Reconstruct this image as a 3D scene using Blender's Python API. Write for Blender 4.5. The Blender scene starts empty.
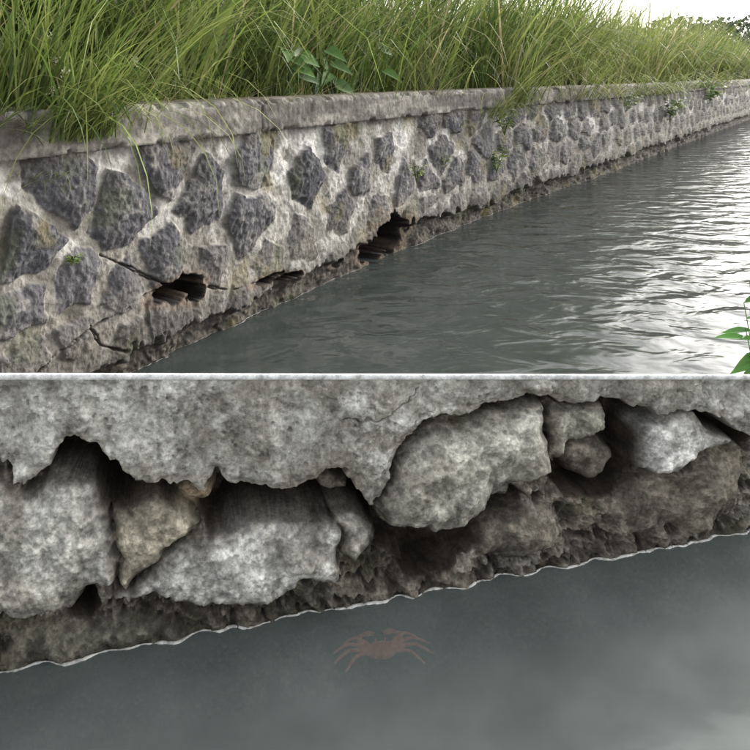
import bpy, math, numpy as np, random
from mathutils import Vector
rng=np.random.default_rng(7); random.seed(7)
scn=bpy.context.scene
H=1.4; F=750.0; HY=75.0

# ---------------- helpers ----------------
def _h(ix,iy,s):
    n=(ix.astype(np.int64)*374761393+iy.astype(np.int64)*668265263+s*1442695041)&0xffffffff
    n=((n^(n>>13))*1274126177)&0xffffffff
    n=((n^(n>>15))*2246822519)&0xffffffff
    return ((n^(n>>16))&0xffff)/65535.0
def vn(x,y,s=0):
    x0=np.floor(x);y0=np.floor(y);fx=x-x0;fy=y-y0
    fx=fx*fx*fx*(fx*(fx*6-15)+10);fy=fy*fy*fy*(fy*(fy*6-15)+10)
    a=_h(x0,y0,s);b=_h(x0+1,y0,s);c=_h(x0,y0+1,s);d=_h(x0+1,y0+1,s)
    return (a*(1-fx)+b*fx)*(1-fy)+(c*(1-fx)+d*fx)*fy
def fbm(x,y,o=4,s=0,g=.5):
    r=0;a=1;t=0
    for i in range(o):
        r=r+a*vn(x*2**i+17.3*i,y*2**i-9.1*i,s+i);t+=a;a*=g
    return r/t
def ss(a,b,x):
    t=np.clip((x-a)/(b-a),0,1);return t*t*(3-2*t)
def mixc(c1,c2,f):
    return c1*(1-f[...,None])+c2*f[...,None]
def C(*v): return np.array(v,float)

def mesh_obj(name,V,Fc,mat,col=None,smooth=True,parent=None):
    V=np.asarray(V,np.float32).reshape(-1,3);Fc=np.asarray(Fc,np.int32)
    k=Fc.shape[1];me=bpy.data.meshes.new(name)
    me.vertices.add(len(V));me.vertices.foreach_set('co',V.ravel())
    me.loops.add(Fc.size);me.loops.foreach_set('vertex_index',Fc.ravel())
    me.polygons.add(len(Fc));me.polygons.foreach_set('loop_start',np.arange(0,Fc.size,k,dtype=np.int32))
    me.polygons.foreach_set('loop_total',np.full(len(Fc),k,np.int32))
    me.polygons.foreach_set('use_smooth',np.full(len(Fc),smooth,bool))
    me.update(calc_edges=True)
    if col is not None:
        at=me.color_attributes.new('Col','FLOAT_COLOR','POINT')
        c=np.ones((len(V),4),np.float32);c[:,:3]=np.asarray(col).reshape(-1,3)
        at.data.foreach_set('color',c.ravel())
    ob=bpy.data.objects.new(name,me);scn.collection.objects.link(ob)
    me.materials.append(mat)
    if parent: ob.parent=parent
    return ob
def grid_faces(nr,nc,flip=False):
    i=np.arange(nr*nc).reshape(nr,nc)
    f=np.stack([i[:-1,:-1],i[:-1,1:],i[1:,1:],i[1:,:-1]],-1).reshape(-1,4)
    return f[:,::-1] if flip else f

def new_mat(name):
    m=bpy.data.materials.new(name);m.use_nodes=True;nt=m.node_tree;nt.nodes.clear()
    return m,nt,nt.nodes,nt.links
def rock_mat(name,sc=40,bump=.5,rough=.9,dist=.004,speck=.35,nr=.72):
    m,nt,N,L=new_mat(name)
    out=N.new('ShaderNodeOutputMaterial');b=N.new('ShaderNodeBsdfPrincipled');L.new(b.outputs[0],out.inputs[0])
    a=N.new('ShaderNodeAttribute');a.attribute_name='Col'
    tc=N.new('ShaderNodeTexCoord')
    n1=N.new('ShaderNodeTexNoise');n1.inputs['Scale'].default_value=sc;n1.inputs['Detail'].default_value=5;n1.inputs['Roughness'].default_value=nr
    L.new(tc.outputs['Object'],n1.inputs['Vector'])
    mr=N.new('ShaderNodeMapRange');mr.inputs[1].default_value=.32;mr.inputs[2].default_value=.68;mr.inputs[3].default_value=1-speck*1.3;mr.inputs[4].default_value=1+speck*1.3
    L.new(n1.outputs[0],mr.inputs[0])
    vm=N.new('ShaderNodeVectorMath');vm.operation='SCALE';L.new(a.outputs['Color'],vm.inputs[0]);L.new(mr.outputs[0],vm.inputs['Scale'])
    L.new(vm.outputs[0],b.inputs['Base Color'])
    b.inputs['Roughness'].default_value=rough;b.inputs['Specular IOR Level'].default_value=.3
    bp=N.new('ShaderNodeBump');bp.inputs['Strength'].default_value=bump;bp.inputs['Distance'].default_value=dist*5
    L.new(n1.outputs[0],bp.inputs['Height']);L.new(bp.outputs[0],b.inputs['Normal'])
    return m
def leaf_mat(name,rough=.5,tr=.35):
    m,nt,N,L=new_mat(name)
    out=N.new('ShaderNodeOutputMaterial');b=N.new('ShaderNodeBsdfPrincipled');t=N.new('ShaderNodeBsdfTranslucent');mx=N.new('ShaderNodeMixShader')
    a=N.new('ShaderNodeAttribute');a.attribute_name='Col'
    tc=N.new('ShaderNodeTexCoord');n=N.new('ShaderNodeTexNoise');n.inputs['Scale'].default_value=25;n.inputs['Detail'].default_value=0;L.new(tc.outputs['Object'],n.inputs['Vector'])
    mr=N.new('ShaderNodeMapRange');mr.inputs[3].default_value=.7;mr.inputs[4].default_value=1.3;L.new(n.outputs[0],mr.inputs[0])
    vm=N.new('ShaderNodeVectorMath');vm.operation='SCALE';L.new(a.outputs['Color'],vm.inputs[0]);L.new(mr.outputs[0],vm.inputs['Scale'])
    L.new(vm.outputs[0],b.inputs['Base Color']);L.new(vm.outputs[0],t.inputs['Color'])
    b.inputs['Roughness'].default_value=rough;mx.inputs[0].default_value=tr
    L.new(b.outputs[0],mx.inputs[1]);L.new(t.outputs[0],mx.inputs[2]);L.new(mx.outputs[0],out.inputs[0])
    return m
M_rock=rock_mat('weathered_masonry',28,.55,.92,.004,.30)
M_near=rock_mat('eroded_masonry',70,.55,.9,.002,.38,.78)
M_conc=rock_mat('stained_concrete',34,.5,.9,.003,.36)
M_soil=rock_mat('soil',6,.5,.95,.01,.4)
M_grass=leaf_mat('grass_blades',.5,.4)
M_leaf=leaf_mat('green_leaves',.5,.3)

# ---------------- main wall line in plan ----------------
kp=[(150,370),(300,300),(400,255),(500,213),(600,178),(745,122)]
K=[(-4.2,-2.5),(-2.95,0.0),(-2.15,1.5),(-1.42,2.9)]
for u,v in kp:
    d=H*F/(v-HY);K.append(((u-375)/F*d,d))
K+=[(11+.65*15,37.3),(11+.65*60,82),(11+.65*160,182)]
K=np.array(K)
yy=np.concatenate([np.arange(-2.5,30,.02),np.arange(30,180,.5)])
xx=np.interp(yy,K[:,1],K[:,0])
ker=np.exp(-np.linspace(-2,2,61)**2);ker/=ker.sum()
xs=np.convolve(np.pad(xx,30,mode='edge'),ker,'valid');xx=np.where((yy>-1.5)&(yy<28),xs,xx)
ss_arc=np.concatenate([[0],np.cumsum(np.hypot(np.diff(xx),np.diff(yy)))])
pxs=np.where(yy>.6,375+F*xx/np.maximum(yy,.6),-1e9)
def wall_at_s(s):
    x=np.interp(s,ss_arc,xx);y=np.interp(s,ss_arc,yy)
    e=.15
    tx=np.interp(s+e,ss_arc,xx)-np.interp(s-e,ss_arc,xx);ty=np.interp(s+e,ss_arc,yy)-np.interp(s-e,ss_arc,yy)
    l=np.hypot(tx,ty);tx/=l;ty/=l
    return x,y,tx,ty   # normal to canal side = (ty,-tx)
mm=yy>1.2
def s_of_px(p): return np.interp(p,pxs[mm],ss_arc[mm])
def sz(px,py):
    s=s_of_px(px);y=np.interp(s,ss_arc,yy);return s,H-(py-HY)/F*y

# ---------------- main stone retaining wall ----------------
colS=np.concatenate([np.linspace(0.2,s_of_px(-60),50)[:-1],s_of_px(np.linspace(-60,752,1350)),np.linspace(s_of_px(752),ss_arc[-1]-1,300)[1:]])
rowZ=np.linspace(-.3,1.1,300)
S,Z=np.meshgrid(colS,rowZ)
s425=s_of_px(425)
def sq(s): return np.where(s<s425,s,s425+(s-s425)*.66)     # longer stones further along
man=[(200,197,.21),(117,215,.24),(250,222,.23),(303,180,.19),(255,160,.21),(160,262,.17),(25,245,.2),(270,266,.15),(340,215,.17),(300,243,.17),(165,325,.2),(245,305,.17),(80,350,.2),(335,145,.17),(360,178,.16),(385,150,.16),(405,185,.17),(60,182,.18),(165,163,.19),(75,285,.18),(215,262,.12),(20,310,.2),(120,290,.15),(380,215,.17),(430,205,.17),(340,255,.13),(410,225,.15),(300,290,.12),(130,355,.15),(60,400,.2),(20,380,.2)]
seeds=[];rad=[]
for u,v,r in man:
    a,b=sz(u,v);seeds.append((float(sq(np.array(a))),b));rad.append(r*1.04)
smax_man=s425;smin_man=s_of_px(-10)
for si in np.arange(0.3,70,.34):
    for j,zj in enumerate(np.arange(-.03,1.15,.26)):
        a=si+(.17 if j%2 else 0)+random.uniform(-.08,.08);b=zj+random.uniform(-.05,.05)
        if smin_man<a<smax_man: continue
        if random.random()<.06: continue
        seeds.append((a,b));rad.append(random.uniform(.14,.2))
seeds=np.array(seeds);rad=np.array(rad);ns=len(seeds)
o=np.argsort(seeds[:,0]);seeds=seeds[o];rad=rad[o]
Sw=sq(S)+(fbm(S*5,Z*5,3,11)-.5)*.10;Zw=Z+(fbm(S*5,Z*5,3,23)-.5)*.11
E=np.full(S.shape,.05);ID=np.zeros(S.shape,int)
for c0 in range(0,S.shape[1],25):
    sl=slice(c0,min(c0+25,S.shape[1]));a=Sw[:,sl];b=Zw[:,sl]
    lo,hi=a.min()-.9,a.max()+.9
    idx=np.where((seeds[:,0]>lo)&(seeds[:,0]<hi))[0]
    if len(idx)<3: continue
    D=(a[...,None]-seeds[idx,0])**2+(b[...,None]-seeds[idx,1])**2
    p=np.argpartition(D,2,axis=-1)[...,:3]
    d=np.take_along_axis(D,p,-1);q=np.argsort(d,-1);p=np.take_along_axis(p,q,-1)
    i1=idx[p[...,0]];e=np.full(a.shape,9.)
    for kk in(1,2):
        i2=idx[p[...,kk]];dx=seeds[i2,0]-seeds[i1,0];dz=seeds[i2,1]-seeds[i1,1];l=np.hypot(dx,dz)
        mx=(seeds[i1,0]+seeds[i2,0])/2;mz=(seeds[i1,1]+seeds[i2,1])/2
        e=np.minimum(e,((mx-a)*dx+(mz-b)*dz)/l)
    E[:,sl]=e;ID[:,sl]=i1
rnd=rng.random((ns,6))
mw=.012+.020*rnd[ID,0]
ang=rnd[ID,1]*6.28
dx=Sw-seeds[ID,0];dz=Zw-seeds[ID,1]
poly=0
for k in range(5):
    th=ang+k*6.283/5+rnd[ID,2]*.5*np.sin(k*2.1)
    poly=np.maximum(poly,(dx*np.cos(th)+dz*np.sin(th)))
inner=np.minimum(E-mw,rad[ID]*.86-poly)+(fbm(S*22,Z*22,3,5)-.5)*.018
st=ss(-.002,.010,inner)
n_big=fbm(S*2.2,Z*2.2,4,31);n_mid=fbm(S*11,Z*11,4,41);n_fin=fbm(S*45,Z*45,4,51)
flat=ss(.60,.22,Z+(n_big-.5)*.4)
tilt=((rnd[ID,3]-.5)*dx+(rnd[ID,4]-.5)*dz)*.25
facet=np.abs(vn(Sw*9,Zw*9,77)-.5)*.022
hs=.006+.010*rnd[ID,5]+.018*ss(0,.08,inner)+tilt+facet+(n_fin-.5)*.013
hm=(n_mid-.5)*.03+(n_fin-.5)*.010
hgt=hm*(1-st)+hs*st*(1-.45*flat)+hm*st*.5
mort=mixc(C(.18,.168,.148),C(.315,.30,.275),ss(.35,.65,n_mid))
mort=mixc(mort,C(.11,.096,.08),ss(.42,.66,n_big)*.6)
scol=np.stack([.043+.045*rnd[ID,2],.043+.041*rnd[ID,2],.050+.040*rnd[ID,2]],-1)
scol=mixc(scol,C(.14,.137,.138),ss(.5,.8,n_fin)*.7)
scol=mixc(scol,C(.15,.134,.112),np.clip(flat*.85,0,1)*(.5+.5*rnd[ID,0]))
scol=mixc(scol,C(.23,.22,.20),ss(.58,.71,n_mid)*.55)
col=mixc(mort,scol,st)
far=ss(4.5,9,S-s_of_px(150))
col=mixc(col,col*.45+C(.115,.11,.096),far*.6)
w=ss(.53,.67,fbm(S*3.5,Z*6,4,91))*ss(.5,.8,Z)*(1-st)
col=mixc(col,C(.50,.49,.47),w*.75)
stn=ss(.5,.72,fbm(S*7,Z*.9,4,133))*ss(.25,1.0,Z)
col=mixc(col,C(.065,.06,.052),stn*.45)
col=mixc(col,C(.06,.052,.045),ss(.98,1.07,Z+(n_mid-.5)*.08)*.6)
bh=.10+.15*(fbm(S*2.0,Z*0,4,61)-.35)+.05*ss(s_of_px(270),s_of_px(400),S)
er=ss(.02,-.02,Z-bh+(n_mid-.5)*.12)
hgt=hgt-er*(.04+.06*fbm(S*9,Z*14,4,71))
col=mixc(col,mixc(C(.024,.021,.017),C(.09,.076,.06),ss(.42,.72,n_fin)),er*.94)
dmp=ss(.20,.0,Z-bh+(n_mid-.5)*.1)
col=mixc(col,col*.5,dmp*(1-er))
col=mixc(col,C(.15,.12,.045),ss(.66,.8,fbm(S*4,Z*4,4,99))*.45)
col=mixc(col,C(.07,.085,.04),ss(.62,.76,fbm(S*6+40,Z*6,4,98))*.35)
for u,v,a,b,dp in[(178,287,20,11,.24),(195,294,8,8,.2),(268,279,13,4,.14),(291,276,10,3,.12),(345,262,5,5,.1),(392,236,17,20,.4),(384,252,14,11,.35)]:
    s0,z0=sz(u,v);a=abs(s_of_px(u+a)-s_of_px(u-a))/2;b=b*np.interp(s0,ss_arc,yy)/F
    q=np.hypot((S-s0)/a,(Z-z0)/b)+(fbm(S*10/(a/.2)**.5,Z*12,3,u)-.5)*1.2
    k=ss(1.1,.9,q);hgt=hgt*(1-k)-k*dp;col=mixc(col,C(.014,.011,.009),ss(1.3,1.08,q))
    lip=ss(1.8,1.35,q)*ss(1.05,1.35,q);col=mixc(col,C(.14,.095,.065),lip*.5)
def seg_d(px_pts):
    P=[sz(*p) for p in px_pts];best=np.full(S.shape,9.)
    for (a,b),(c,d) in zip(P[:-1],P[1:]):
        vx,vz=c-a,d-b;t=np.clip(((S-a)*vx+(Z-b)*vz)/(vx*vx+vz*vz),0,1)
        best=np.minimum(best,np.hypot(S-a-t*vx,Z-b-t*vz))
    return best
for pts in[[(35,372),(60,350),(85,330),(110,318),(135,300),(165,285)],[(100,255),(130,268),(165,285)],[(195,285),(230,290),(262,280)],[(300,278),(335,262),(380,245)],[(88,325),(100,345),(125,352)]]:
    dd=seg_d(pts)+(n_mid-.5)*.03
    k=ss(.005,.0015,np.abs(dd));hgt-=k*.025;col=mixc(col,C(.03,.025,.02),k*.8)
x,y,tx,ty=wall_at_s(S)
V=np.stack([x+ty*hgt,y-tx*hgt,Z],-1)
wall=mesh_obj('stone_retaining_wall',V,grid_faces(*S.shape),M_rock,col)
r0=int(np.argmin(np.abs(rowZ-.004)));main_line=V[r0]

# coping
cs=np.concatenate([np.linspace(.2,s_of_px(-60),40)[:-1],s_of_px(np.linspace(-60,752,900)),np.linspace(s_of_px(752),ss_arc[-1]-1,200)[1:]])
prof=[]
for z in np.linspace(1.075,1.245,16): prof.append((.045,z))
prof=[(-.1,1.075),(.0,1.075)]+prof+[(.035,1.257)]+[(.02-.03*i,1.262) for i in range(12)]+[(-.33,1.1)]
prof=np.array(prof);NP=len(prof)
SS,I=np.meshgrid(cs,np.arange(NP));O=prof[I,0];ZZ=prof[I,1]
x,y,tx,ty=wall_at_s(SS)
n1=fbm(SS*9,(ZZ+O)*9,4,3);n2=fbm(SS*35,(ZZ+O)*35,3,4);n3=fbm(SS*1.5,ZZ*2,3,6)
edge=((I==17)|(I==18)|(I==19)|(I==2)|(I==3))*1.
chip=ss(.55,.72,fbm(SS*7,SS*0+3,3,8))*edge
O2=O+(n1-.5)*.020+(n2-.5)*.010-chip*.03+.02*(n3-.5);Z2=ZZ+(n1-.5)*.014*(I>1)+(n2-.5)*.005-chip*.014*(I>10)
jt=np.abs(((SS+.4)/2.3)%1-.5)*2.3;jk=ss(.010,.004,jt)*(I>1)*(I<19);O2-=jk*.008
cc=mixc(C(.105,.096,.086),C(.205,.19,.17),ss(.35,.65,n1))
cc=mixc(cc,C(.05,.045,.04),ss(.45,.66,fbm(SS*2.5,ZZ*12,4,9))*.7)
cc=mixc(cc,C(.31,.29,.26),ss(.55,.8,n2)*ss(13,18,I)*.8)
cc=mixc(cc,C(.05,.045,.04),jk*.3)
cc=mixc(cc,C(.09,.075,.045),ss(19,22,I)*.7)
mesh_obj('concrete_coping',np.stack([x+ty*O2,y-tx*O2,Z2],-1),grid_faces(NP,len(cs),True),M_conc,cc,parent=wall)

# bank ground
cs=np.concatenate([np.linspace(.2,30,200),np.linspace(31,ss_arc[-1]-1,80)])
off=np.array([.3,.6,1,1.6,2.5,4,7,15,40,120,400.])
A,B=np.meshgrid(cs,off)
x,y,tx,ty=wall_at_s(A)
cx,cy=-.88,.47
dx=np.where(B<5,-ty,cx);dy=np.where(B<5,tx,cy)
zz=1.2+(fbm(A*2,B*2,3,12)-.5)*.08*(B>.35)+np.clip(B-1,0,3)*.03
bk=mixc(C(.06,.055,.03),C(.09,.10,.035),fbm(A*3,B*3,3,2))
mesh_obj('bank_ground',np.stack([x+dx*B,y+dy*B,zz],-1),grid_faces(len(off),len(cs),True),M_soil,bk)
g=600.
mesh_obj('ground',[(-g,-g,-.9),(g,-g,-.9),(g,g,-.9),(-g,g,-.9)],[(0,1,2,3)],M_soil,np.tile(C(.06,.06,.05),(4,1)))

# ---------------- near, broken wall ----------------
dirx,diry=1.84,.488;Ln=math.hypot(dirx,diry);dirx/=Ln;diry/=Ln
P0=(-.864,1.765)
ncol,nrow=1250,540
a=np.linspace(-.42,2.35,ncol);T,Vv=np.meshgrid(a,np.linspace(0,1,nrow))
X=P0[0]+dirx*T;Y=P0[1]+diry*T
nx,ny=diry,-dirx
LO=.052
ztop=H-(379-HY)/F*(Y+ny*LO)
Zn=-.25+(ztop+.25)*Vv
PX=375+F*X/Y;PY=HY+F*(H-Zn)/Y
WSX=PX+(fbm(PX/38,PY/38,2,201)-.5)*26;WSY=PY+(fbm(PX/38,PY/38,2,202)-.5)*22
WRX=PX+(fbm(PX/38,PY/38,4,201)-.5)*28+(fbm(PX/7,PY/7,2,205)-.5)*6;WRY=PY+(fbm(PX/38,PY/38,4,202)-.5)*24+(fbm(PX/7,PY/7,2,206)-.5)*6
def sdp(poly,X=WSX,Yp=WSY):
    d=np.full(X.shape,1e9);ins=np.zeros(X.shape,bool);n=len(poly)
    for i in range(n):
        ax,ay=poly[i];bx,by=poly[(i+1)%n];ex,ey=bx-ax,by-ay
        t=np.clip(((X-ax)*ex+(Yp-ay)*ey)/(ex*ex+ey*ey+1e-9),0,1)
        d=np.minimum(d,np.hypot(X-ax-t*ex,Yp-ay-t*ey))
        if ay!=by:
            c=((ay>Yp)!=(by>Yp))&(X<(bx-ax)*(Yp-ay)/(by-ay)+ax);ins^=c
    return np.where(ins,d,-d)
f1=fbm(PX/60,PY/60,4,301);f2=fbm(PX/18,PY/18,4,302);f3=fbm(PX/6,PY/6,4,303,.6);f0=fbm(PX/130,PY/110,3,300)
rid=1-np.abs(fbm(PX/14,PY/14,4,304,.6)*2-1)
h=-.032+(f2-.5)*.06+(f3-.5)*.024+(rid-.7)*.03
pit=ss(.58,.72,fbm(PX/10,PY/10,3,305));h-=pit*.018
basec=mixc(C(.085,.07,.055),C(.22,.19,.152),ss(.35,.7,f3*.3+f2*.7))
basec=mixc(basec,C(.34,.315,.27),ss(.48,.66,f1)*ss(.46,.66,f3)*.75)
basec=mixc(basec,C(.09,.09,.05),ss(.5,.7,fbm(PX/45+9,PY/30,3,333))*.5)
basec=mixc(basec,C(.025,.02,.016),pit*.75)
colN=basec
slab=[(-260,340),(960,340),(960,470),(742,434),(722,418),(700,407),(668,408),(655,416),(645,409),(612,403),(606,398),(553,396),(530,395),(440,407),(400,441),(384,466),(370,495),(362,488),(352,471),(325,466),(300,474),(280,480),(240,484),(218,470),(200,477),(150,480),(120,472),(100,456),(92,436),(84,428),(70,430),(60,453),(45,470),(18,477),(8,450),(-260,448)]
stones=[
 ([(-260,485),(20,485),(60,472),(85,477),(108,500),(114,542),(112,575),(80,600),(30,612),(-260,625)],.035,C(.47,.45,.40),.035),
 ([(114,510),(140,500),(165,492),(185,500),(194,527),(180,542),(150,560),(125,588),(114,580)],.03,C(.44,.385,.30),.03),
 ([(150,562),(200,535),(235,518),(325,512),(332,530),(330,575),(290,595),(240,602),(170,590),(100,598),(130,586)],.04,C(.56,.54,.495),.025),
 ([(328,508),(345,501),(363,512),(365,540),(350,560),(335,550)],.015,C(.36,.335,.29),.02),
 ([(376,499),(389,472),(406,447),(442,416),(530,403),(551,409),(549,440),(545,468),(510,488),(490,514),(440,534),(405,530),(382,518)],.038,C(.47,.45,.385),.04),
 ([(641,424),(665,411),(695,408),(705,422),(738,443),(700,452),(660,478),(641,472)],.04,C(.64,.62,.58),.02),
 ([(558,404),(602,407),(604,435),(590,440),(562,460),(552,468)],.03,C(.42,.40,.33),.02),
 ([(565,456),(580,444),(608,448),(628,468),(608,490),(578,488)],-.04,C(.21,.18,.145),.03),
 ([(630,492),(660,482),(700,462),(742,455),(745,500),(710,530),(650,535),(600,528),(600,505)],.0,C(.17,.143,.115),.035),
 ([(172,492),(190,480),(214,482),(220,504),(200,514),(182,507)],-.04,C(.33,.25,.17),.02),
 ([(312,482),(335,472),(356,484),(355,500),(335,501),(318,497)],-.05,C(.26,.23,.19),.02),
 ([(480,526),(520,506),(555,515),(560,545),(520,562),(475,560)],.0,C(.19,.16,.13),.03),
 ([(0,632),(60,624),(110,618),(180,616),(190,640),(100,655),(0,672)],-.01,C(.14,.13,.10),.03)]
cavs=[([(52,470),(64,436),(85,422),(104,450),(150,474),(240,480),(300,468),(330,460),(362,466),(374,500),(374,528),(345,506),(322,515),(240,520),(205,532),(192,504),(165,494),(115,508),(90,482),(60,478)],.20),
 ([(366,514),(400,532),(440,536),(490,516),(508,490),(524,500),(505,535),(460,556),(400,556),(370,545)],.13),
 ([(405,562),(420,545),(450,543),(466,555),(448,576),(412,574)],.18),
 ([(545,472),(560,447),(588,440),(606,432),(609,402),(650,404),(662,420),(640,436),(640,478),(605,498),(560,498)],.17),
 ([(690,402),(722,412),(752,428),(752,456),(735,446),(705,430)],.18),
 ([(66,603),(78,595),(97,598),(100,612),(84,624),(68,619)],.18)]
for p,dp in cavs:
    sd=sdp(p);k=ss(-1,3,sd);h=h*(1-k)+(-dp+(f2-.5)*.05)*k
    colN=mixc(colN,mixc(C(.016,.013,.01),C(.075,.055,.04),f2),ss(-4,0,sd))  # brown cavity interior, with recess shade painted into the colour
for p,hh,c,bu in stones:
    sd=sdp(p);t=np.clip((sd+1.5)/12,0,1);k=1-(1-t)**3
    hs=hh-.02+bu*ss(0,34,sd)+(f2-.5)*.020+(f3-.5)*.006+np.abs(f1-.5)*.08
    h=h*(1-k)+hs*k
    cc=mixc(c*.85+0*PX[...,None],c*1.12,ss(.38,.62,f2))
    cc=mixc(cc,C(.16,.142,.11),ss(.49,.64,f1)*.6)
    colN=mixc(colN,cc,ss(-1,3,sd)*(.3+.7*ss(2,13,sd)))  # rims keep the dark below: shade of receding faces put into colour
sd=sdp(slab,WRX,WRY);k=ss(-1,2,sd);ks=k
por=ss(.64,.75,fbm(PX/8+50,PY/8,3,315,.6))
hs=.045+(f1-.5)*.055+(f2-.5)*.014+(f3-.5)*.005-.012*ss(14,0,sd)-por*.004
h=h*(1-k)+hs*k
sc=mixc(C(.34,.32,.28),C(.52,.50,.45),ss(.38,.62,f2*.5+f3*.2+f0*.3));sc=mixc(sc,C(.18,.162,.128),ss(.46,.62,f1)*.65)
sc=mixc(sc,C(.66,.64,.59),ss(.50,.62,f3*.5+f2*.5)*ss(.4,.58,f0)*.6);sc=mixc(sc,C(.22,.18,.14),ss(9,0,sd+(f3-.5)*10)*.6)
sc=mixc(sc,C(.12,.105,.085),por*.4)
colN=mixc(colN,sc,k)
for pts,wd in[([(8,452),(16,470),(20,484)],1),([(372,497),(386,469),(403,444),(441,411),(530,398)],1),([(553,402),(550,440),(546,470)],1),([(606,402),(607,436)],1),([(345,418),(375,412),(405,395),(412,382)],.4)]:
    dd=np.full(PX.shape,1e9)
    for (ax,ay),(bx,by) in zip(pts[:-1],pts[1:]):
        ex,ey=bx-ax,by-ay;t=np.clip(((WRX-ax)*ex+(WRY-ay)*ey)/(ex*ex+ey*ey),0,1);dd=np.minimum(dd,np.hypot(WRX-ax-t*ex,WRY-ay-t*ey))
    k=ss(2.6*wd,.6*wd,dd);h=h-k*.03*wd;colN=mixc(colN,C(.05,.04,.033),k*.85*wd)
wl=ss(.07,-.02,Zn);h=h+wl*.035;h=h*(1-.5*wl)
colN=mixc(colN,colN*.55,ss(.09,.0,Zn+(f2-.5)*.1))
# grain laid out in true surface distance so it does not stretch on receding faces
dep=h*375
g1_=fbm((PX)/6,(PY+dep)/6,4,351,.6);g2_=fbm((PX-dep*.4)/22,(PY+dep)/22,3,352)
h=h+((g1_-.5)*.009+(g2_-.5)*.018)*(1-.6*ks)
mul=(.72+.56*ss(.3,.7,g1_))*(.75+.5*ss(.35,.65,g2_))
colN=colN*(1+(mul-1)*(1-.5*ks))[...,None]
h=np.maximum(h,-.26)
kt=ss(.965,1,Vv);h=h*(1-kt)+(LO-.006)*kt
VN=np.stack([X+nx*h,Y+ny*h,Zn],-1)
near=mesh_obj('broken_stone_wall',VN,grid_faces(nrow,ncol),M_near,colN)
kk=np.linspace(-.42,2.35,500);nse=(fbm(kk*12,kk*0,4,400)-.5)
lx=P0[0]+dirx*kk;ly=P0[1]+diry*kk
rows=[]
prof2=[(LO-.003,-.003),(LO,.001),(LO+.001,.009),(LO-.004,.0125),(-.05,-.035),(-.33,-.22),(-.9,-.95)]
for oo,dz in prof2:
    X2=lx+nx*oo;zt=H-(379-HY)/F*(ly+ny*LO)
    rows.append(np.stack([X2+nse*.004*nx,ly+ny*oo+nse*.004*ny,zt+dz+nse*.002],-1))
rows=np.array(rows)
lc=np.tile(C(.78,.77,.75),(len(prof2),500,1));lc[5:]=C(.25,.24,.22)
mesh_obj('white_divider_ledge',rows,grid_faces(len(prof2),500),M_conc,lc,parent=near)  # pale crest stands in for the white strip dividing the two views
for c,fl in((0,False),(ncol-1,True)):
    pts=VN[:,c,:];bk=pts.copy();bk[:,0]-=nx*.5;bk[:,1]-=ny*.5;bk[:,2]=np.minimum(bk[:,2],bk[:,2]*0+pts[-1,2]-.33)
    mesh_obj('wall_end',np.concatenate([pts,bk]),grid_faces(2,nrow,fl),M_near,np.tile(C(.12,.1,.08),(2*nrow,1)),parent=near)

# ---------------- foam line on the water edge ----------------
def foam_mat(nm,c1,c2):
    m,nt,N,L=new_mat(nm);out=N.new('ShaderNodeOutputMaterial');b=N.new('ShaderNodeBsdfPrincipled');L.new(b.outputs[0],out.inputs[0])
    tc=N.new('ShaderNodeTexCoord');n=N.new('ShaderNodeTexNoise');n.inputs['Scale'].default_value=60;L.new(tc.outputs['Object'],n.inputs['Vector'])
    cr=N.new('ShaderNodeValToRGB');cr.color_ramp.elements[0].position=.38;cr.color_ramp.elements[0].color=(*c1,1);cr.color_ramp.elements[1].position=.62;cr.color_ramp.elements[1].color=(*c2,1)
    L.new(n.outputs[0],cr.inputs[0]);L.new(cr.outputs[0],b.inputs['Base Color']);b.inputs['Roughness'].default_value=.7;return m
def foam(name,line,nrm,w,mat):
    n=len(line);k=np.arange(n);q=6
    wv=w*(.35+1.0*vn(k*.06,k*0.,77)**1.3+.4*vn(k*.3,k*0.,78))
    R=[]
    for j in range(q):
        a=j/(q-1)*math.pi;R.append(np.stack([line[:,0]+nrm[:,0]*(.5+math.cos(a))*wv,line[:,1]+nrm[:,1]*(.5+math.cos(a))*wv,.001+np.sin(a)*wv*.7+0*k],-1))
    return mesh_obj(name,np.array(R),grid_faces(q,n),mat)
def smooth_line(l,wd):
    kk=np.ones(wd)/wd;o=l.copy()
    for c in(0,1):o[:,c]=np.convolve(np.pad(l[:,c],wd//2,mode='edge'),kk,'valid')[:len(l)]
    return o
rr=(np.abs(Zn-.003)).argmin(0);ln=VN[rr,np.arange(ncol)];ln=smooth_line(ln,15)
foam('water_foam',ln,np.tile([nx,ny],(ncol,1)),.0038,foam_mat('foam',(.34,.33,.30),(.70,.68,.64)))
x,y,tx,ty=wall_at_s(colS);ml=smooth_line(main_line,5);kf=len(colS)-500
foam('water_foam',ml[:kf],np.stack([ty,-tx],-1)[:kf],.0016,foam_mat('dull_foam',(.06,.055,.05),(.32,.30,.28)))

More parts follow.
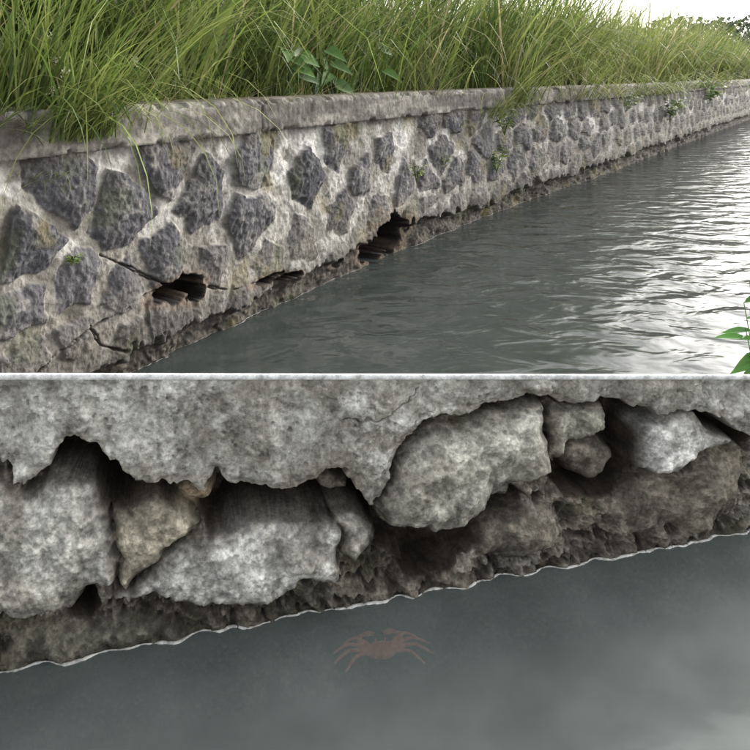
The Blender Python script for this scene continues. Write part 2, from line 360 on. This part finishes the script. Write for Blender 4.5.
# ---------------- water ----------------
m,nt,N,L=new_mat('murky_water');out=N.new('ShaderNodeOutputMaterial')
tc=N.new('ShaderNodeTexCoord')
mp=N.new('ShaderNodeMapping');mp.inputs['Rotation'].default_value=(0,0,math.radians(-20));mp.inputs['Scale'].default_value=(1,1.4,1);L.new(tc.outputs['Object'],mp.inputs['Vector'])
w1=N.new('ShaderNodeTexNoise');w1.inputs['Scale'].default_value=3.0;w1.inputs['Detail'].default_value=3;w1.inputs['Roughness'].default_value=.42;w1.inputs['Distortion'].default_value=.4
L.new(mp.outputs[0],w1.inputs['Vector'])
sx=N.new('ShaderNodeSeparateXYZ');L.new(tc.outputs['Object'],sx.inputs[0])
def mrange(src,a,b,c,d):
    r=N.new('ShaderNodeMapRange');r.inputs[1].default_value=a;r.inputs[2].default_value=b;r.inputs[3].default_value=c;r.inputs[4].default_value=d;L.new(src,r.inputs[0]);return r.outputs[0]
bp=N.new('ShaderNodeBump');bp.inputs['Distance'].default_value=.05;L.new(w1.outputs[0],bp.inputs['Height']);L.new(mrange(sx.outputs['Y'],2.3,4.5,.08,1.0),bp.inputs['Strength'])
cl=N.new('ShaderNodeTexNoise');cl.inputs['Scale'].default_value=4;cl.inputs['Detail'].default_value=5;L.new(tc.outputs['Object'],cl.inputs['Vector'])
def ramp(c1,c2):
    cr=N.new('ShaderNodeValToRGB');cr.color_ramp.elements[0].position=.32;cr.color_ramp.elements[0].color=(*c1,1);cr.color_ramp.elements[1].position=.68;cr.color_ramp.elements[1].color=(*c2,1);L.new(cl.outputs[0],cr.inputs[0]);return cr.outputs[0]
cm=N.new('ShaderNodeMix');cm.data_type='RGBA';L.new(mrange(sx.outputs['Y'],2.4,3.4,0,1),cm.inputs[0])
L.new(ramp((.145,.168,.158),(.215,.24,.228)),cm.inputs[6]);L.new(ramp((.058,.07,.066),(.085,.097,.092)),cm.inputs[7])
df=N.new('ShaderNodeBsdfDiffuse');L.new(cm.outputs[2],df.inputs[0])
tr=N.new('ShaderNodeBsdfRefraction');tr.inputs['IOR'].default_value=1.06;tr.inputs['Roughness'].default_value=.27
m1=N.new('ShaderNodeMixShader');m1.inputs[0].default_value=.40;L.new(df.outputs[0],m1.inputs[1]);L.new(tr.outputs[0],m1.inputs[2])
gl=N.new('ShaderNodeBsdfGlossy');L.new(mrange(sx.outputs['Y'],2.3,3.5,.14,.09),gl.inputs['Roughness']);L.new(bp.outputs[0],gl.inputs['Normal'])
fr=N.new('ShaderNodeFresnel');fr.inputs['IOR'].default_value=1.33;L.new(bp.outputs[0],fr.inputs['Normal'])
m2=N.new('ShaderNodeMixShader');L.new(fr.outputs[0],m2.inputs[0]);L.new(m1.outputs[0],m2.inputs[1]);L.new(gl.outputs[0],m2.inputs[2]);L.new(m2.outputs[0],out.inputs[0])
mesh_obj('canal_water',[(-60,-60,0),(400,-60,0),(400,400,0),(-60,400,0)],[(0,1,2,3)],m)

# ---------------- vegetation ----------------
def blades(root,Lg,az,th0,bend,w,colb,nseg=6,tw=None):
    n=len(root);t=np.linspace(0,1,nseg+1)
    p=root.copy();V=np.zeros((n,nseg+1,2,3));
    dxy=np.stack([np.cos(az),np.sin(az)],-1)
    tw=rng.uniform(-1.2,1.2,n) if tw is None else tw
    sd=np.stack([-np.sin(az+tw),np.cos(az+tw),np.zeros(n)],-1)
    for i in range(nseg+1):
        ww=w*np.minimum(1,1.15*(1-t[i])**.7+.03)*(.6+.4*min(1,t[i]*4))
        V[:,i,0]=p-sd*ww[:,None]/2;V[:,i,1]=p+sd*ww[:,None]/2
        if i<nseg:
            a=th0+bend*((i+.5)/nseg)**1.6;st=Lg/nseg
            p=p+np.concatenate([dxy*(np.sin(a)*st)[:,None],(np.cos(a)*st)[:,None]],-1)
    base=(np.arange(n)*(nseg+1)*2)[:,None]
    q=np.arange(nseg)*2
    Fq=np.stack([base+q,base+q+1,base+q+3,base+q+2],-1).reshape(-1,4)
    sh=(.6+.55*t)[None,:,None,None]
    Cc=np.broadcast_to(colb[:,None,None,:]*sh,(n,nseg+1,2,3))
    return V.reshape(-1,3),Fq,Cc.reshape(-1,3).copy()
def join(parts):
    Vs,Fs,Cs=[],[],[];o=0
    for v,f,c in parts:
        Vs.append(v);Fs.append(f+o);Cs.append(c);o+=len(v)
    return np.concatenate(Vs),np.concatenate(Fs),np.concatenate(Cs)
pal=np.array([(.12,.19,.04),(.185,.25,.055),(.26,.31,.085),(.075,.12,.03),(.34,.35,.13),(.43,.37,.21)])
def gcol(n,pr):
    c=pal[rng.choice(len(pal),n,p=pr)]*rng.uniform(.7,1.3,(n,1));return c
parts=[]
def field(n,s0,s1,o0,o1,l0,l1,w0,w1,pr,nseg=6,bmax=2.6):
    nt=max(6,int(n/45));ts=rng.uniform(s0,s1,nt);to=o0+(o1-o0)*rng.random(nt)**1.2
    taz=rng.normal(0,1.2,nt);tl=rng.uniform(.55,1.2,nt);tt=rng.uniform(0,.6,nt)
    i=rng.integers(0,nt,n)
    spr=.09+.02*w0*1000/5
    s=ts[i]+rng.normal(0,spr,n);o=np.maximum(to[i]+rng.normal(0,spr*.7,n),o0-.03)
    x,y,tx,ty=wall_at_s(s)
    root=np.stack([x-ty*o,y+tx*o,np.full(n,1.2)],-1)
    az0=np.arctan2(-tx,ty)+taz[i]
    az=az0+rng.normal(0,1.2,n)
    tint=rng.uniform(.75,1.2,nt)[i][:,None]
    Lg=rng.uniform(l0,l1,n)*tl[i]
    return blades(root,Lg,az,rng.uniform(0,.35,n)+tt[i]*.5,.25+(bmax-.25)*rng.random(n)**1.6,rng.uniform(w0,w1,n)*rng.uniform(.5,1.4,n),gcol(n,pr)*tint,nseg)
sa=s_of_px(-150);sb=s_of_px(400);scc=s_of_px(600);sdd=s_of_px(745)
g1=[.22,.26,.22,.17,.08,.05];g2=[.13,.24,.30,.06,.20,.07]
parts.append(field(3000,sa,sb,.32,1.5,.9,1.9,.010,.022,g1))
parts.append(field(3800,sa-1,sb+1,1.2,3.2,1.6,2.5,.013,.026,g1,5))
parts.append(field(1500,sa,sb+1,.28,.6,.25,.7,.005,.010,g1,5))
parts.append(field(4600,sb,scc+1,.32,2.5,1.2,2.3,.013,.027,g1,5))
parts.append(field(2400,sb,scc+4,.28,.6,.3,.9,.008,.013,g2,5))
parts.append(field(8000,scc,sdd+3,.35,3.5,1.3,2.3,.018,.034,g2,5))
parts.append(field(6000,sdd,sdd+45,.35,4,1.2,1.9,.04,.07,g2,4))
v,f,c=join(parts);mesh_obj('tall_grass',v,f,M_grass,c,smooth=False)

def clump(name,px,py,n,l0,l1,w0,w1,azm,azs,th,bd,off=0.0,pr=g1,spread=.08):
    s=s_of_px(px);x,y,tx,ty=[float(q) for q in wall_at_s(np.array(s))]
    z=H-(py-HY)/F*y
    s_=rng.normal(0,spread,n)
    root=np.stack([x+tx*s_+ty*off,y+ty*s_-tx*off,z+rng.normal(0,.01,n)],-1)
    az0=math.atan2(-tx,ty)
    az=az0+azm+rng.normal(0,azs,n)
    b=blades(root,rng.uniform(l0,l1,n),az,rng.uniform(*th,n),rng.uniform(*bd,n),rng.uniform(w0,w1,n),gcol(n,pr),8)
    return mesh_obj(name,b[0],b[1],M_grass,b[2],smooth=False)
gb=[.2,.36,.27,.05,.09,.03]
clump('grass_clump',72,138,180,.35,.8,.007,.013,.5,1.1,(.0,.7),(.4,2.7),.07,gb,.10)
clump('grass_clump',60,130,46,.6,1.05,.006,.010,.3,1.0,(.6,1.2),(1.5,2.4),.08,g2,.18)
clump('grass_clump',30,112,110,.5,1.0,.006,.011,.8,.9,(.1,.5),(.2,1.6),.02,gb,.12)
clump('grass_clump',130,100,50,.6,1.2,.006,.011,.9,.5,(.4,.9),(.2,1.2),-.02,gb,.15)
clump('grass_clump',40,180,16,.12,.28,.003,.006,0,.9,(.8,1.4),(.8,1.6),.05,g2,.06)
clump('grass_clump',515,106,120,.5,1.7,.007,.013,.6,.8,(.1,.8),(.4,2.0),.05,g2,.2)
clump('grass_clump',490,118,60,.3,.8,.005,.009,-.3,.8,(.4,1.0),(1.2,2.3),.05,g2,.18)
clump('grass_clump',430,98,26,.9,1.8,.006,.010,0,.8,(.5,.9),(1.1,2.5),.04,g2,.5)
clump('grass_clump',590,98,110,.4,1.1,.008,.014,0,.9,(.4,1.0),(.8,2.4),.06,g2,.8)
clump('grass_clump',650,95,130,.5,1.3,.012,.018,0,.9,(.4,1.0),(.8,2.4),.06,g2,1.1)
clump('grass_clump',705,88,110,.5,1.3,.016,.024,0,.9,(.4,1.0),(.8,2.4),.06,g2,1.8)
clump('dry_straw',90,120,50,.15,.4,.002,.004,0,1.4,(1.0,1.5),(.1,1.0),.05,[0,0,0,0,.2,.8],.3)
clump('dry_straw',300,98,80,.12,.4,.003,.005,0,1.4,(1.0,1.5),(.1,1.0),.04,[0,0,0,0,.2,.8],1.2)

def leaf_geo(cen,axis,up,L,W,heart=False):
    axis=axis.normalized();side=axis.cross(up).normalized();nrm=side.cross(axis)
    prof=[(-.12,.28),(.0,.46),(.15,.5),(.4,.42),(.7,.22),(1,.0)] if heart else [(0,.02),(.15,.3),(.4,.5),(.7,.32),(1,0)]
    vs=[];fs=[]
    for t,w in prof:
        mid=cen+axis*L*t-nrm*L*.15*t*t
        vs+= [mid-side*W*w+nrm*W*w*.35,mid,mid+side*W*w+nrm*W*w*.35]
    for i in range(len(prof)-1):
        a=i*3;fs+=[(a,a+1,a+4,a+3),(a+1,a+2,a+5,a+4)]
    return vs,fs
def stem_geo(p,q,r,bow=0.02):
    vs=[];fs=[];n=5
    d=(q-p)
    for i in range(n+1):
        t=i/n;c=p+d*t+Vector((0,0,bow*math.sin(t*3.14)))
        for k in range(4):
            a=k*math.pi/2;vs.append(c+Vector((math.cos(a),math.sin(a),0))*r*(1-.5*t)) 
    for i in range(n):
        for k in range(4):fs.append((i*4+k,i*4+(k+1)%4,i*4+4+(k+1)%4,i*4+4+k))
    return vs,fs
def plant(name,base,n,hgt,spr,L,W,cols,heart=False,lean=Vector((0,0,1))):
    VS=[];FS=[];CS=[]
    def add(v,f,c):
        o=len(VS);VS.extend([tuple(a) for a in v]);FS.extend([tuple(j+o for j in q) for q in f]);CS.extend([c]*len(v))
    nst=max(2,n//(1 if heart else 6))
    for i in range(nst):
        a=random.uniform(0,6.28);tip=base+lean*hgt*random.uniform(.5,1)+Vector((math.cos(a),math.sin(a),0))*spr*random.uniform(.3,1)
        c=random.choice(cols);k=random.uniform(.7,1.2);c=tuple(q*k for q in c)
        add(*stem_geo(base,tip,.003 if not heart else .005),tuple(q*.8 for q in c))
        if heart:
            ax=Vector((math.cos(a)+.3,math.sin(a)-.3,-.6));add(*leaf_geo(tip,ax,Vector((.5,-.7,.5)),L*random.uniform(.8,1.2),W*random.uniform(.8,1.1),True),c)
        else:
            for j in range(6):
                t=random.uniform(.35,1);p=base.lerp(tip,t);a2=random.uniform(0,6.28)
                ax=Vector((math.cos(a2),math.sin(a2),random.uniform(-.5,.6)));k=random.uniform(.7,1.3)
                add(*leaf_geo(p,ax,Vector((.2,-.4,1)),L*random.uniform(.6,1.2),W*random.uniform(.6,1.1)),tuple(q*k for q in c))
    return mesh_obj(name,VS,FS,M_leaf,CS)
def wp(px,py,off=0):
    s=s_of_px(px);x,y,tx,ty=[float(q) for q in wall_at_s(np.array(s))]
    return Vector((x+ty*off,y-tx*off,H-(py-HY)/F*y))
G=[(.09,.19,.04),(.12,.23,.055),(.07,.15,.03)]
for px,hh in((322,.38),(350,.46),(366,.24),(405,.44)):
    b=wp(px,90,-.28);b.z=1.2
    plant('broadleaf_plant',b,6,hh,.13,.15,.11,G,True)
YG=[(.2,.27,.06),(.14,.2,.05),(.10,.15,.04)]
plant('wall_weed',wp(492,172,.05),80,.28,.13,.06,.035,YG)
plant('wall_weed',wp(497,135,.08),80,.32,.17,.07,.035,YG)
plant('wall_weed',wp(412,182,.04),46,.18,.09,.045,.022,YG)
plant('wall_weed',wp(440,165,.04),24,.12,.08,.04,.02,YG)
plant('wall_weed',wp(64,262,.05),50,.03,.05,.025,.012,YG)
plant('wall_weed',wp(665,122,.08),90,.6,.35,.13,.07,YG)
plant('wall_weed',wp(705,104,.08),80,.6,.5,.17,.09,YG)
plant('wall_weed',wp(620,112,.08),50,.4,.3,.10,.05,YG)
plant('wall_weed',wp(455,128,.05),14,.06,.08,.03,.015,YG)
plant('shrub',Vector((1.30,2.46,.10)),110,.66,.10,.10,.04,[(.10,.25,.05),(.13,.28,.06)])
VS=[];FS=[];CS=[]
for px,py in((38,60),(30,35),(47,72),(62,112),(37,90),(120,60)):
    p=wp(px,py,.1);b=Vector((p.x-.05,p.y+.1,1.22))
    v,f=stem_geo(b,p,.0018);o=len(VS);VS+=[tuple(q) for q in v];FS+=[tuple(j+o for j in q) for q in f];CS+=[(.15,.2,.05)]*len(v)
    for i in range(22):
        c=p+Vector([random.gauss(0,.009) for _ in range(3)]);ax=Vector([random.uniform(-1,1) for _ in range(3)])
        v,f=leaf_geo(c,ax,Vector((.3,.2,1)),.014,.008);o=len(VS);VS+=[tuple(q) for q in v];FS+=[tuple(j+o for j in q) for q in f];CS+=[(.55,.53,.42)]*len(v)
mesh_obj('sedge_flower_heads',VS,FS,M_leaf,CS)

# distant trees
n=30000
nb=80
bx=rng.uniform(38,150,nb);by=rng.uniform(95,130,nb)+ (bx-40)*.2;bz=rng.uniform(2,8.6,nb);br=rng.uniform(2.5,4.5,nb)
i=rng.integers(0,nb,n);d=rng.normal(0,1,(n,3));d/=np.linalg.norm(d,axis=1)[:,None];r=br[i]*rng.uniform(.4,1.0,n)
c=np.stack([bx[i],by[i],bz[i]],-1)+d*r[:,None]*np.array([1.2,1.1,.7]);c[:,2]=np.maximum(c[:,2],.2)
u=rng.normal(0,1,(n,3));u/=np.linalg.norm(u,axis=1)[:,None];w=np.cross(u,rng.normal(0,1,(n,3)));w/=np.linalg.norm(w,axis=1)[:,None]
sz_=rng.uniform(.3,.6,n)[:,None]
V=np.stack([c-u*sz_,c+w*sz_*.6,c+u*sz_,c-w*sz_*.6],1).reshape(-1,3)
cc=np.repeat(C(.07,.09,.065)*rng.uniform(.6,1.5,(n,1)),4,0)
mesh_obj('distant_trees',V,np.arange(4*n).reshape(-1,4),M_leaf,cc,smooth=False)

# ---------------- crab ----------------
m,nt,N,L=new_mat('crab_shell');out=N.new('ShaderNodeOutputMaterial');b=N.new('ShaderNodeBsdfPrincipled');L.new(b.outputs[0],out.inputs[0])
tc=N.new('ShaderNodeTexCoord');n=N.new('ShaderNodeTexNoise');n.inputs['Scale'].default_value=60;L.new(tc.outputs['Object'],n.inputs['Vector'])
cr=N.new('ShaderNodeValToRGB');cr.color_ramp.elements[0].position=.35;cr.color_ramp.elements[0].color=(.80,.22,.10,1);cr.color_ramp.elements[1].position=.7;cr.color_ramp.elements[1].color=(.97,.50,.30,1)
L.new(n.outputs[0],cr.inputs[0]);L.new(cr.outputs[0],b.inputs['Base Color']);b.inputs['Roughness'].default_value=.5;M_crab=m
d=H*F/(646-HY);crab=bpy.data.objects.new('crab',None);scn.collection.objects.link(crab);crab.location=((382-375)/F*d,d,-.0118);crab.rotation_euler=(0,0,math.radians(8));crab.scale=(.95,.95,.6)
th,ph=np.meshgrid(np.linspace(0,2*np.pi,65),np.linspace(-np.pi/2,np.pi/2,25))
cx=np.cos(ph)*np.cos(th);cy=np.cos(ph)*np.sin(th);czz=np.sin(ph)
wf=1+.18*cy;tooth=1+.04*np.sin(th*14)*(cy>.1)
V=np.stack([cx*.044*wf*tooth,cy*.031*tooth,np.where(czz>0,czz*.015,czz*.011)+.003*np.cos(cx*6)*(czz>0)*np.abs(czz)],-1)
mesh_obj('carapace',V,grid_faces(*th.shape),M_crab,parent=crab)
def limb(name,pts,rad_):
    mm=bpy.data.meshes.new(name);mm.from_pydata(pts,[(i,i+1) for i in range(len(pts)-1)],[]);ob=bpy.data.objects.new(name,mm);scn.collection.objects.link(ob)
    mm.materials.append(M_crab);ob.parent=crab
    md=ob.modifiers.new('s','SKIN');
    for v,r in zip(mm.skin_vertices[0].data,rad_):v.radius=(r,r)
    mm.skin_vertices[0].data[0].use_root=True
    sb=ob.modifiers.new('u','SUBSURF');sb.levels=1;sb.render_levels=2;return ob
for sgn in(-1,1):
    for i,a in enumerate((38,18,0,-20)):
        a=math.radians(a);ca,sa_=math.cos(a),math.sin(a);Lr=(.12,.13,.125,.105)[i]
        p=[]
        for t,zz,dy in((.26,-.002,0),(.45,.006,0.004),(.68,.009,.004),(.85,.006,-.012),(1,.002,-.03)):
            p.append((sgn*ca*Lr*t*1.02,sa_*Lr*t*.85+dy,zz))
        limb('leg',p,(.0065,.007,.0058,.0045,.0025))
    limb('claw_arm',[(sgn*.032,.018,0),(sgn*.055,.032,.002),(sgn*.058,.05,.002),(sgn*.042,.058,.0)],(.006,.007,.007,.007))
    limb('claw_palm',[(sgn*.046,.056,.0),(sgn*.034,.064,.0),(sgn*.02,.066,-.001),(sgn*.010,.062,-.002)],(.007,.009,.005,.002))
    limb('claw_finger',[(sgn*.036,.057,.0),(sgn*.022,.056,-.001),(sgn*.012,.058,-.002)],(.005,.0035,.0015))
    limb('eye_stalk',[(sgn*.012,.028,.004),(sgn*.014,.036,.010)],(.002,.003))

# ---------------- camera / light ----------------
cam=bpy.data.cameras.new('cam');co=bpy.data.objects.new('camera',cam);scn.collection.objects.link(co)
co.location=(0,0,H);co.rotation_euler=(math.radians(90),0,0);cam.lens=36;cam.sensor_width=36;cam.shift_y=-.4;cam.clip_end=2000;cam.clip_start=.05
scn.camera=co
azs=math.radians(50);el=math.radians(25)
sd_=Vector((math.sin(azs)*math.cos(el),math.cos(azs)*math.cos(el),math.sin(el)))
w=bpy.data.worlds.new('World');scn.world=w;w.use_nodes=True;N=w.node_tree.nodes;L=w.node_tree.links
bg=N['Background'];sk=N.new('ShaderNodeTexSky');sk.sky_type='NISHITA';sk.sun_disc=False;sk.sun_elevation=el;sk.sun_rotation=azs;sk.dust_density=5;sk.air_density=1.2
hs=N.new('ShaderNodeHueSaturation');hs.inputs['Saturation'].default_value=.22;hs.inputs['Value'].default_value=2.9
L.new(sk.outputs[0],hs.inputs['Color']);L.new(hs.outputs[0],bg.inputs[0]);bg.inputs[1].default_value=.15
su=bpy.data.lights.new('sun','SUN');su.energy=.8;su.angle=math.radians(20);su.color=(1,.95,.88);so=bpy.data.objects.new('sun',su);scn.collection.objects.link(so)
so.rotation_euler=sd_.to_track_quat('Z','Y').to_euler()
scn.view_settings.view_transform='Standard';scn.view_settings.look='None';scn.view_settings.exposure=0
